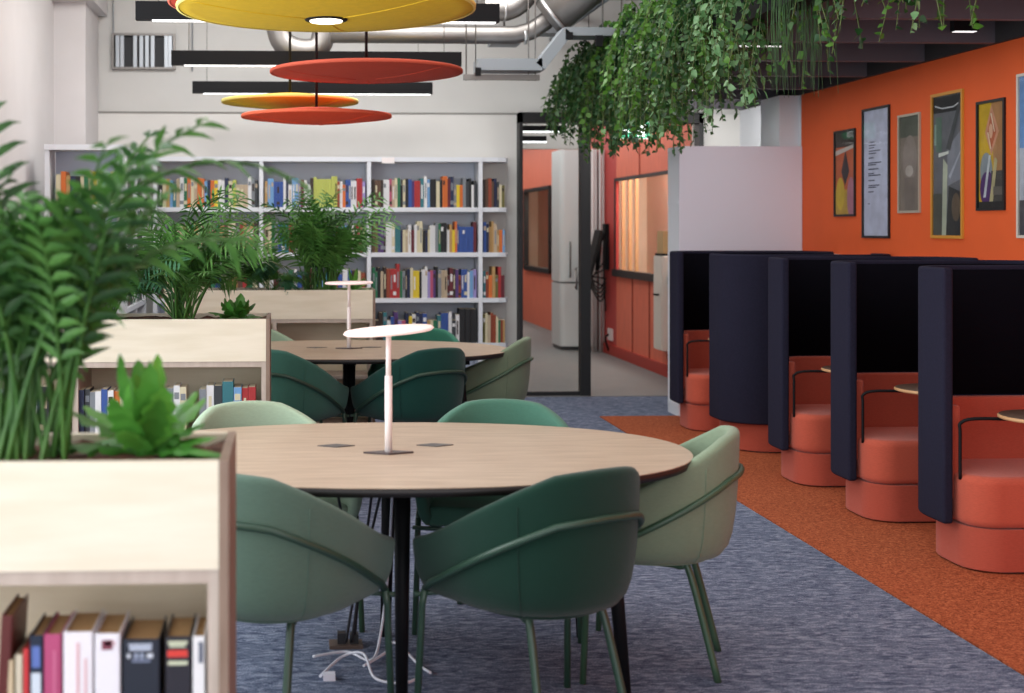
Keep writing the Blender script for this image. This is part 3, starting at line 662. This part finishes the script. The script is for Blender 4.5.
# ------------------------------------------------------------------ booths
def booth(cx, fy, label, flip=False, tbl=True):
    t = thing('high_back_booth', (cx, fy, 0), label, 'booth', rz=PI if flip else 0)
    w = .59
    def U(off, y0, r=.28, d=.58):
        pts = [(-w+off, y0)]
        rr = r-off
        for i in range(13):
            a = PI-.5*PI*i/12; pts.append((-w+off+rr+rr*math.cos(a), d-off-rr+rr*math.sin(a)))
        pts += [(-a, b) for a, b in pts[::-1]]
        return pts
    def ring(a, b, z0, z1):
        m = MB(); n = len(a)
        v = [(x, y, z0) for x, y in a]+[(x, y, z1) for x, y in a]+[(x, y, z0) for x, y in b]+[(x, y, z1) for x, y in b]
        for i in range(n-1):
            m.add([v[k] for k in (i, i+1, n+i+1, n+i)], [(0, 1, 2, 3)], 0, True)
            m.add([v[2*n+k] for k in (i, i+1, n+i+1, n+i)], [(3, 2, 1, 0)], 0, True)
            m.add([v[n+i], v[n+i+1], v[3*n+i+1], v[3*n+i]], [(0, 1, 2, 3)], 0, False)
            m.add([v[i], v[i+1], v[2*n+i+1], v[2*n+i]], [(3, 2, 1, 0)], 0, False)
        for i in (0, n-1): m.add([v[i], v[n+i], v[3*n+i], v[2*n+i]], [(0, 1, 2, 3)], 0, False)
        return m
    ring(U(0, .13), U(.048, .13), .2, 1.325).build('screen', navy, t, bevel=.014)
    ring(U(.0485, .15), U(.053, .15), .72, 1.305).build('inner_shade_sheet', mat('shade_black', '#0b0b12', .95, bump=.2, bscale=300, spec=.05), t)  # added dark sheet: paints the shade over the navy interior
    ring(U(.049, .17), U(.10, .17), .3, .715).build('backrest', coral2, t, bevel=.012)
    MB().prism(rrect(-w+.066, w-.066, 0, .515, (.13, .13, .2, .2)), .202, .425, side_smooth=True).build('seat', coral, t, bevel=.035, seg=4, angle=60)
    MB().prism(rrect(-w+.075, w-.075, .01, .54, (.15, .15, .25, .25)), .015, .20, side_smooth=True).build('base', coral2, t, bevel=.006, angle=60)
    MB().prism(rrect(-w+.11, w-.11, .025, .53, (.17, .17, .22, .22)), .0, .015).build('plinth', black_frame, t)
    if tbl:
        MB().tube(smooth_path([(-w+.068, .115, .40), (-w+.068, .115, .60), (-w+.07, .115, .645), (-w+.12, .09, .668), (-.3, .06, .669), (-.12, .03, .669)], 6), .0075, 8).build('table_bracket', black_metal, t)
        MB().lathe([(0, .677), (.205, .677), (.215, .681), (.215, .690), (.21, .694)], -.185, -.02, 0, 48).lathe([(.21, .694), (0, .694)], -.185, -.02, 0, 48, mi=1).build('side_table', [mat('rim_wood', '#c79a6e', .5), mat('table_dark', '#5d4a40', .35)], t)
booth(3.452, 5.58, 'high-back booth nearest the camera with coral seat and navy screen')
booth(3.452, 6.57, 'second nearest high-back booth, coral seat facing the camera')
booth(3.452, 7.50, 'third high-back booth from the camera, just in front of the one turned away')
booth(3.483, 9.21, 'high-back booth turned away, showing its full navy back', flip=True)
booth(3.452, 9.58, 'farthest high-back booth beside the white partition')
# partition shelf
t = thing('partition_shelf', (0, 0, 0), 'plain white partition cabinet standing behind the farthest booth', 'partition')
MB().box(3.085, 4.075, 10.42, 10.435, 0, 2.15).build('back_panel', partition_m, t)
MB().box(3.085, 3.105, 10.436, 10.74, 0, 2.15).build('side_panel', shelf_white, t)
MB().box(3.87, 3.89, 10.436, 10.74, 0, 2.15).build('side_panel', shelf_white, t)
for z in (.1, .5, .9, 1.3, 1.72, 2.15): MB().box(3.08, 3.889, 10.436, 10.73, z-.03, z).build('shelf', shelf_white, t)

# ------------------------------------------------------------------ pictures on orange wall (normal -X)
def picture(y0, y1, z0, z1, fm, label, arts, fw=.016):
    y0 -= .02; y1 -= .02
    t = thing('picture_frame', (4.08, (y0+y1)/2, z0), label, 'picture'); h = z1-z0; w = (y1-y0)/2
    MB().box(-.014, -.0005, -w, -w+fw, 0, h).box(-.014, -.0005, w-fw, w, 0, h).box(-.014, -.0005, -w+fw, w-fw, 0, fw).box(-.014, -.0005, -w+fw, w-fw, h-fw, h).build('frame', fm, t)
    W = w-fw; Hh = h-2*fw; m = MB(); ms = []
    for k, (poly, c) in enumerate(arts):
        # poly in unit coords, u left->right as seen from the room (u=0 is the farther, y1 side)
        e = -.002-.0003*k
        m.add([(e, W-2*W*u, fw+Hh*v) for u, v in poly], [tuple(range(len(poly)))], k)
        ms.append(mat('art_'+c.strip('#'), c, .5, var=.12, vscale=9))
    m.build('artwork', ms, t, weld=False)
    MB().add([(-.0105, W, fw), (-.0105, -W, fw), (-.0105, -W, h-fw), (-.0105, W, h-fw)], [(0, 1, 2, 3)]).build('glass', G2, t, weld=False)
G2 = glassmat('picture_glass', '#f4f6f6', .12)
FULL = [(0, 0), (1, 0), (1, 1), (0, 1)]
def rc(a, b, c, d): return [(a, c), (b, c), (b, d), (a, d)]
def blob(cx, cy, rx, ry, n=20, w=0): return [(min(1, max(0, cx+rx*math.cos(2*PI*i/n)*(1+w*math.sin(3*2*PI*i/n)))), min(1, max(0, cy+ry*math.sin(2*PI*i/n)))) for i in range(n)]
wf = mat('frame_ochre', '#c98a2e', .5); sf = mat('frame_silver', '#b5aa98', .4, metal=.3); pf = mat('frame_pale', '#cfc6ba', .5)
picture(9.44, 9.81, 1.585, 2.222, black_frame, 'narrow black framed picture with a dark star on orange and yellow, farthest left', [(FULL, '#c7643a'), (rc(0, 1, 0, .3), '#caa243'), (blob(.25, .25, .22, .2), '#d8b637'), (blob(.8, .2, .2, .25), '#b97a8c'), ([(.5, .35), (.72, .52), (.52, .78), (.3, .52)], '#3a3438'), (rc(0, 1, .82, 1), '#3b2e2a'), ([(0, .78), (1, .84), (1, .8), (0, .72)], '#cfc4bc')])
lines = [(FULL, '#c9cbe0')]
for k, (v, a, b) in enumerate([(.745, .2, .42), (.72, .2, .46), (.70, .2, .42), (.675, .2, .66), (.655, .2, .5), (.62, .2, .4), (.58, .18, .7), (.565, .18, .5), (.53, .2, .6), (.495, .2, .42), (.48, .2, .68), (.44, .2, .45), (.40, .2, .64), (.385, .2, .5), (.35, .2, .42), (.255, .2, .26)]): lines.append((rc(a, b, v-.004, v+.004), '#44475c'))
picture(8.89, 9.32, 1.43, 2.342, black_frame, 'tall black framed white poster with short lines of dark text', lines)
picture(8.45, 8.76, 1.599, 2.252, sf, 'small silver framed grey photograph of a pale standing figure', [(FULL, '#86796f'), (rc(0, 1, .78, 1), '#5d5f55'), (blob(.5, .55, .36, .25), '#93867e'), (blob(.48, .42, .2, .06), '#b9aea6'), (rc(.25, .75, .0, .35), '#80746c')])
picture(7.90, 8.30, 1.435, 2.345, wf, 'tall ochre framed black and white photograph on the orange wall', [(FULL, '#6b6b70'), (rc(0, 1, .88, 1), '#2b2a2c'), ([(.05, .93), (.3, .905), (.7, .905), (.95, .935), (.95, .945), (.7, .915), (.3, .915), (.05, .94)], '#cfcfd2'), ([(.3, 0), (.45, 0), (.5, .5), (.35, .55)], '#b9bda8'), ([(.45, 0), (1, 0), (1, .3), (.55, .35)], '#3a3a3c'), ([(.5, .35), (1, .4), (1, .75), (.5, .62)], '#85868f'), (rc(.1, .3, .6, .85), '#5f7568'), (rc(0, .3, 0, .3), '#55564f'), ([(.45, .62), (.9, .95), (1, .95), (.6, .6)], '#4c4d4f'), ([(.55, .42), (1, .62), (1, .6), (.6, .4)], '#a9abb6'), (blob(.8, .2, .15, .1), '#6a5a4c'), (rc(.05, .12, .65, .8), '#8fa79a'), ([(.2, .56), (.55, .58), (.55, .6), (.2, .59)], '#d8dad2')], .019)
picture(7.43, 7.74, 1.602, 2.246, black_frame, 'black framed picture with yellow top and purple grey shapes', [(FULL, '#c9a32a'), ([(.5, 1), (1, 1), (1, .3), (.6, .3)], '#a8794e'), ([(.5, .98), (.8, .72), (.5, .5), (.25, .72)], '#c98f72'), ([(.5, .92), (.7, .72), (.5, .56), (.35, .72)], '#b5603f'), (blob(.3, .35, .25, .18), '#8b9298'), (blob(.35, .18, .3, .17), '#54306b'), (rc(.5, 1, 0, .35), '#4b4644'), ([(.4, .0), (.55, 0), (.75, .45), (.65, .48)], '#b7ab82'), (rc(0, 1, 0, .06), '#2e2b2c'), ([(.48, .9), (.53, .9), (.66, .72), (.62, .72)], '#e0c9b0'), ([(.36, .72), (.4, .72), (.52, .56), (.48, .56)], '#e0c9b0'), (blob(.5, .73, .08, .07), '#d9a98c'), ([(.2, .1), (.3, .1), (.5, .5), (.42, .5)], '#c9cdd0'), (rc(.6, .95, .12, .2), '#6d655f')])
picture(6.82, 7.30, 1.444, 2.36, pf, 'tall pale framed city photograph under a blue sky at the right edge', [(FULL, '#6f93c4'), (rc(0, 1, 0, .55), '#b7b9c4'), (rc(0, 1, 0, .22), '#4d4a4f'), (rc(.1, .3, .1, .4), '#6c6468'), (rc(.35, .6, .1, .34), '#8a7b76'), (rc(.7, .9, .1, .5), '#6d6f78'), (rc(.12, .2, .3, .46), '#90606a'), (rc(.4, .5, .3, .4), '#a99a90'), (blob(.6, .8, .25, .04), '#c9d3e4'), (blob(.35, .7, .2, .03), '#bccbe2')])

# ------------------------------------------------------------------ ceiling: slatted raft
slat = mat('dark_baffle', '#5a565e', .5, spec=.5)
for i, y in enumerate([4.1, 4.95, 5.8, 6.65, 7.5, 8.35, 9.2, 10.05, 10.9, 11.75]):
    o = MB().box(2.56, 4.049, y-.03, y+.03, 2.565, 2.79).build('ceiling_baffle', slat)
    tag(o, 'dark ceiling baffle running across above the booths, %s from the back wall' % ordn(9-i), 'baffle', 'dark ceiling baffles over the booths')
struct('ceiling_raft', MB().box(2.56, 4.079, 3.9, 11.85, 2.79, 2.86).box(4.05, 4.079, 3.9, 11.85, 2.563, 2.79), mat('raft_top', '#2a2729', .8))
for i, (x0, x1, y) in enumerate([(2.62, 2.98, 7.92), (2.65, 2.9, 8.78), (2.65, 3.05, 9.62), (2.65, 3.4, 10.48), (3.70, 3.84, 7.28)]):
    t = thing('strip_light', (x0, y, 2.6), 'thin white strip light between the dark ceiling baffles, ' + ['second row back', 'third row back', 'fourth row back', 'nearest the back wall', 'short one beside orange wall'][i], 'light', 'strip lights between the baffles')
    MB().box(0, x1-x0, -.025, .025, 0, .19).build('housing', black_metal, t); MB().box(0.01, x1-x0-.01, -.02, .02, -.004, 0).build('diffuser', diff2, t)
# exit sign
t = thing('exit_sign', (3.05, 11.7, 2.36), 'small green lit exit sign half hidden by the hanging ivy', 'sign')
MB().box(-.16, .16, 0, .03, -.07, .09).build('housing', lampwhite, t)
MB().box(-.15, .15, -.004, 0, -.06, .08).build('face', mat('exit_green', '#1fae7c', .4, emit=1.6), t)
pw = mat('exit_white', '#f4fff8', .4, emit=1.6)
m = MB().box(.03, .11, -.008, -.0042, -.045, .065)                                   # doorway
m.add([(-.12, -.008, .0), (-.06, -.008, .03), (-.06, -.008, -.03)], [(0, 1, 2)]).box(-.06, -.01, -.008, -.0042, -.01, .01)
m.build('pictogram', pw, t)
# white ceiling panel bits beyond raft
# ------------------------------------------------------------------ pendant linear lights
for (yy, xa, xb, lab) in ((7.27, -.836, 1.147, 'black linear pendant light nearest the camera, partly behind the yellow disc'), (9.27, -.821, 1.197, 'middle black linear pendant light with a glowing lower edge'), (11.2, -.816, 1.202, 'farthest black linear pendant light before the back wall')):
    t = thing('linear_pendant', (xa, yy, 2.625), lab, 'light', 'black linear pendant lights')
    W = xb-xa
    MB().box(0, W, -.03, .03, .004, .104).build('housing', black_metal, t)
    MB().box(.01+.08, W-.02, -.027, .027, 0, .0035).build('diffuser', diff, t)
    for q in (.12, W-.12): MB().tube([(q, 0, .10), (q, 0, 1.32)], .0025, 5).build('suspension_wire', steel, t)
# ------------------------------------------------------------------ felt disc pendants
def disc(cx, cy, z, r, h1, label, lamp=False, rod_x=0):
    t = thing('disc_pendant', (cx, cy, z), label, 'light')
    fm = mat('felt_'+h1.strip('#'), h1, .8, var=.04, vscale=30, bump=.2, bscale=500)
    rim = mat('felt_rim_'+h1.strip('#'), {'#dab316': '#efdc7a', '#c23a22': '#e0705a', '#ee4a1e': '#ee6a48', '#b93a22': '#c8553c', '#c43a28': '#e07a60'}.get(h1, '#dddddd'), .8)
    prof = [(0, -.045)]+[(r*k/10, -.045*(1-(k/10)**2.2)) for k in range(1, 10)]+[(r*.985, -.006), (r, .004)]
    MB().lathe(prof, n=72).build('lower_shell', fm, t)
    MB().lathe([(r, .004), (r*.995, .010), (r*.9, .016), (r*.4, .045), (.05, .05), (0, .05)], n=72).build('upper_shell', rim if 0 else fm, t)
    MB().lathe([(r*.99, -.008), (r*1.006, -.007), (r*1.008, .006), (r*1.0, .012), (r*.96, .0135)], n=72).build('rim', rim, t)
    # stitched seams over both faces
    for a in (R(200), R(80), R(320)):
        MB().tube([(r*q*math.cos(a), r*q*math.sin(a), -.045*(1-q**2.2)-.0005) for q in (.12, .3, .5, .7, .85, .95)], .003, 5).build('seam', fm, t)
    if lamp:
        MB().lathe([(.0, -.05), (.085, -.05), (.09, -.045), (.09, -.03)], n=40).build('lamp_ring', black_metal, t)
        MB().lathe([(0, -.055), (.066, -.055), (.068, -.0505)], n=40).build('lamp', mat('lamp_glow', '#fff4dd', .5, emit=4), t)
    MB().tube([(rod_x, 0, .045), (rod_x, 0, 3.95-z)], .009, 8).build('rod', black_metal, t)
disc(.15, 5.52, 2.41, .615, '#dab316', 'large yellow felt disc pendant with a round lamp, nearest the camera', True)
disc(-.0, 6.62, 2.62, .60, '#c23a22', 'red felt disc pendant just above and behind the large yellow disc')
disc(.45, 7.84, 2.42, .565, '#b93a22', 'wide dark red felt disc pendant in front of the middle linear light')
disc(-.0, 9.09, 2.36, .465, '#dab316', 'small yellow felt disc pendant just above the lowest red disc')
disc(.17, 8.54, 2.215, .48, '#ee4a1e', 'bright red felt disc pendant, the lowest one')
# ------------------------------------------------------------------ ducts and tray
t = thing('ventilation_duct', (0, 9.9, 0), 'silver ventilation duct with a bend running under the ceiling', 'duct')
MB().tube([(.3, 0, 2.945), (1.68, 0, 2.945), (1.80, 0, 2.975), (1.90, 0, 3.04), (1.98, 0, 3.11)], .068, 24).build('horizontal_pipe', steel, t)
MB().tube([(1.93, .0, 3.07), (2.7, -.3, 3.70)], .155, 32).build('main_pipe', steel, t)
MB().tube(smooth_path([(1.45, .02, 3.14), (1.62, .02, 3.14), (1.73, .01, 3.20), (1.80, .0, 3.32), (1.82, 0, 3.6)], 6), .085, 24).build('branch_elbow', steel, t)
MB().tube([(1.45, .02, 3.14), (.9, .02, 3.14)], .085, 24).build('branch_pipe', steel, t)
MB().tube([(1.745, 0, 2.945), (1.765, 0, 2.947)], .071, 24).tube([(1.96, -.012, 3.095), (1.98, -.02, 3.111)], .16, 32).tube([(1.60, .02, 3.14), (1.615, .02, 3.14)], .09, 24).build('joint_band', mat('band_steel', '#c4c4c4', .35, metal=.8), t)
t = thing('flexible_duct', (.12, 10.2, 2.95), 'short silver duct end hanging above the red disc', 'duct')
MB().tube(smooth_path([(-.22, 0, .12), (-.17, 0, -.03), (-.02, 0, -.09), (.12, 0, -.03), (.15, 0, .3)], 6), .09, 20).build('elbow', steel, t)
MB().tube([(.15, 0, .3), (.15, 0, 1)], .09, 20).build('riser', steel, t)
t = thing('wall_vent', (.55, 11.93, 2.98), 'small silver louvre vent high on the wall behind the linear light', 'vent')
for k in range(4): MB().box(-.25+k*.16, -.13+k*.16, -.14, -.005, -.06, .06).build('louvre', steel, t, bevel=.02)
t = thing('cable_tray', (0, 9.7, 0), 'galvanised cable tray dropping on hangers above the glass door', 'cable tray')
MB().box(1.36, 1.83, -.12, .12, 2.645, 2.73).build('lower_run', tray_m, t)
M_ = Matrix.Translation((1.83, 0, 2.69)) @ Matrix.Rotation(-R(52), 4, 'Y')
MB().box(-.02, .31, -.12, .12, -.04, .04, 0, M_).build('rising_run', tray_m, t)
MB().box(2.0, 2.7, -.12, .12, 2.90, 2.96).build('upper_run', tray_m, t)
t2 = MB().box(1.27, 1.83, -.02, .02, 2.585, 2.625); t2.build('hanger_bar', steel, t)
for x in (1.29, 1.36, 1.75, 1.80): MB().tube([(x, 0, 2.58), (x, 0, 3.95)], .005, 6).build('hanger_rod', steel, t)
MB().tube([(2.3, 0, 2.9), (2.3, 0, 3.95)], .006, 6).build('hanger_rod', steel, t); MB().tube([(2.44, 0, 2.85), (2.44, 0, 3.95)], .006, 6).build('hanger_rod', steel, t)
for q in ((1.34, 1.38, -.14, -.12, 2.6, 2.66), (2.0, 2.05, -.14, -.1, 2.87, 2.92), (2.22, 2.27, -.14, -.1, 2.82, 2.90)): MB().box(*q).build('clamp', black_metal, t)
for i, (x, y, z, w, d_, lab) in enumerate([(2.5, 10.6, 3.05, 1.6, .2, 'grey cable tray crossing high behind the hanging ivy'), (2.7, 10.2, 3.28, 1.7, .16, 'upper grey cable tray near the top edge above the ivy')]):
    t = thing('ceiling_tray', (x-w/2, y, z), lab, 'cable tray')
    MB().box(0, w, -d_/2, d_/2, 0, .05).build('run', tray_m, t)
    for q in (.2, .7, w-.2): MB().tube([(q, 0, .05), (q, 0, 3.95-z)], .005, 6).build('hanger_rod', steel, t)
t = thing('ceiling_conduit', (2.35, 10.9, 3.2), 'thin grey conduits running lengthwise under the ceiling above the ivy', 'conduit')
for k in range(3): MB().tube([(.12*k, -1.5, .1*k), (.12*k, 1.0, .1*k)], .018, 8).build('pipe', tray_m, t)
t = thing('air_diffuser', (1.78, 11.0, 3.02), 'small square grey air diffuser between duct and cable tray', 'vent')
MB().box(-.12, .12, -.12, .12, 0, .03).build('plate', tray_m, t); MB().tube([(0, 0, .03), (0, 0, .93)], .01, 6).build('stem', steel, t)
# high vent in the back wall, left
t = thing('wall_grille', (-1.30, 11.93, 3.07), 'rectangular silver grille with vertical blades high on the back wall', 'vent')
MB().box(-.28, .28, -.05, 0, -.16, -.14).box(-.28, .28, -.05, 0, .14, .16).box(-.28, -.26, -.05, 0, -.14, .14).box(.26, .28, -.05, 0, -.14, .14).build('frame', steel, t)
MB().box(-.26, .26, -.006, -.001, -.14, .14).build('backing', mat('grille_dark', '#26282c', .6), t)
for x in (-.23, -.19, -.075, -.02, .03, .08, .20, .235): MB().box(x-.016, x+.016, -.04, -.01, -.14, .14).build('blade', mat('blade_silver', '#b9bfc6', .35, metal=.5), t)
for x, z0 in ((-1.6, 2.9), (-.9, 2.9)):
    tag(MB().tube([(x+.03, 11.905, z0), (x+.03, 11.905, 3.95)], .006, 6).build('hanger_wire', tray_m), 'thin hanging wire %s of the silver wall grille' % ('left' if x < -1.2 else 'right'), 'wire')

# ------------------------------------------------------------------ camera
cam = bpy.data.cameras.new('camera'); co = bpy.data.objects.new('camera', cam); C.objects.link(co)
co.location = (0, 0, 1.5); co.rotation_euler = (R(90), 0, -math.atan(60/1330))
cam.sensor_width = 36; cam.lens = 36*1330/1024; cam.shift_x = (512-350)/1024; cam.shift_y = -(346.5-228)/1024
cam.clip_start = .05
cam.dof.use_dof = True; cam.dof.focus_distance = 6.2; cam.dof.aperture_fstop = 2.9
bpy.context.scene.camera = co
# ------------------------------------------------------------------ light
def area(name, loc, rot, sx, sy, p, c=(1, 1, 1)):
    l = bpy.data.lights.new(name, 'AREA'); l.shape = 'RECTANGLE'; l.size = sx; l.size_y = sy; l.energy = p; l.color = c
    o = bpy.data.objects.new(name, l); C.objects.link(o); o.location = loc; o.rotation_euler = rot; return o
area('window_light', (-2.4, 3.2, 2.1), (0, R(-90), 0), 2.8, 9, 360, (.93, .97, 1))
area('rear_fill', (.8, -2.6, 2.0), (R(90), 0, 0), 5.5, 3, 120, (.97, .98, 1))  # soft fill added behind the camera, no window modelled there
area('ceiling_fill', (.6, 5.5, 3.85), (0, 0, 0), 4, 9, 150, (1, .97, .93))  # broad fill added below the ceiling, not a fixture
area('back_fill', (.3, 9.6, 3.8), (R(18), 0, 0), 3, 1.5, 110, (1, .99, .97))  # added to brighten the back wall, no visible source
area('aisle_light', (3.3, 8.0, 2.55), (0, 0, 0), .8, 5, 16, (1, .97, .95))
area('back_corner_fill', (3.4, 10.95, 2.3), (R(90), 0, 0), .8, .3, 9, (1, .98, .95))  # small added fill, lifts the dark wall behind the raft
area('corridor_light', (2.8, 15.5, 2.9), (0, 0, 0), 1.5, 6, 60, (1, .98, .96))
area('corridor_far_light', (2.8, 21, 2.9), (0, 0, 0), 1.5, 5, 60, (1, .98, .96))
area('kitchen_light', (4.16, 14, 2.9), (0, 0, 0), .5, 2.6, 75, (1, .93, .84))
area('kitchen_far_light', (4.16, 20, 2.9), (0, 0, 0), .5, 2.6, 60, (1, .93, .84))
w = bpy.data.worlds.new('world'); bpy.context.scene.world = w; w.use_nodes = True
w.node_tree.nodes['Background'].inputs[0].default_value = (.85, .92, 1, 1); w.node_tree.nodes['Background'].inputs[1].default_value = 1.0
vs = bpy.context.scene.view_settings; vs.view_transform = 'Standard'; vs.exposure = 0
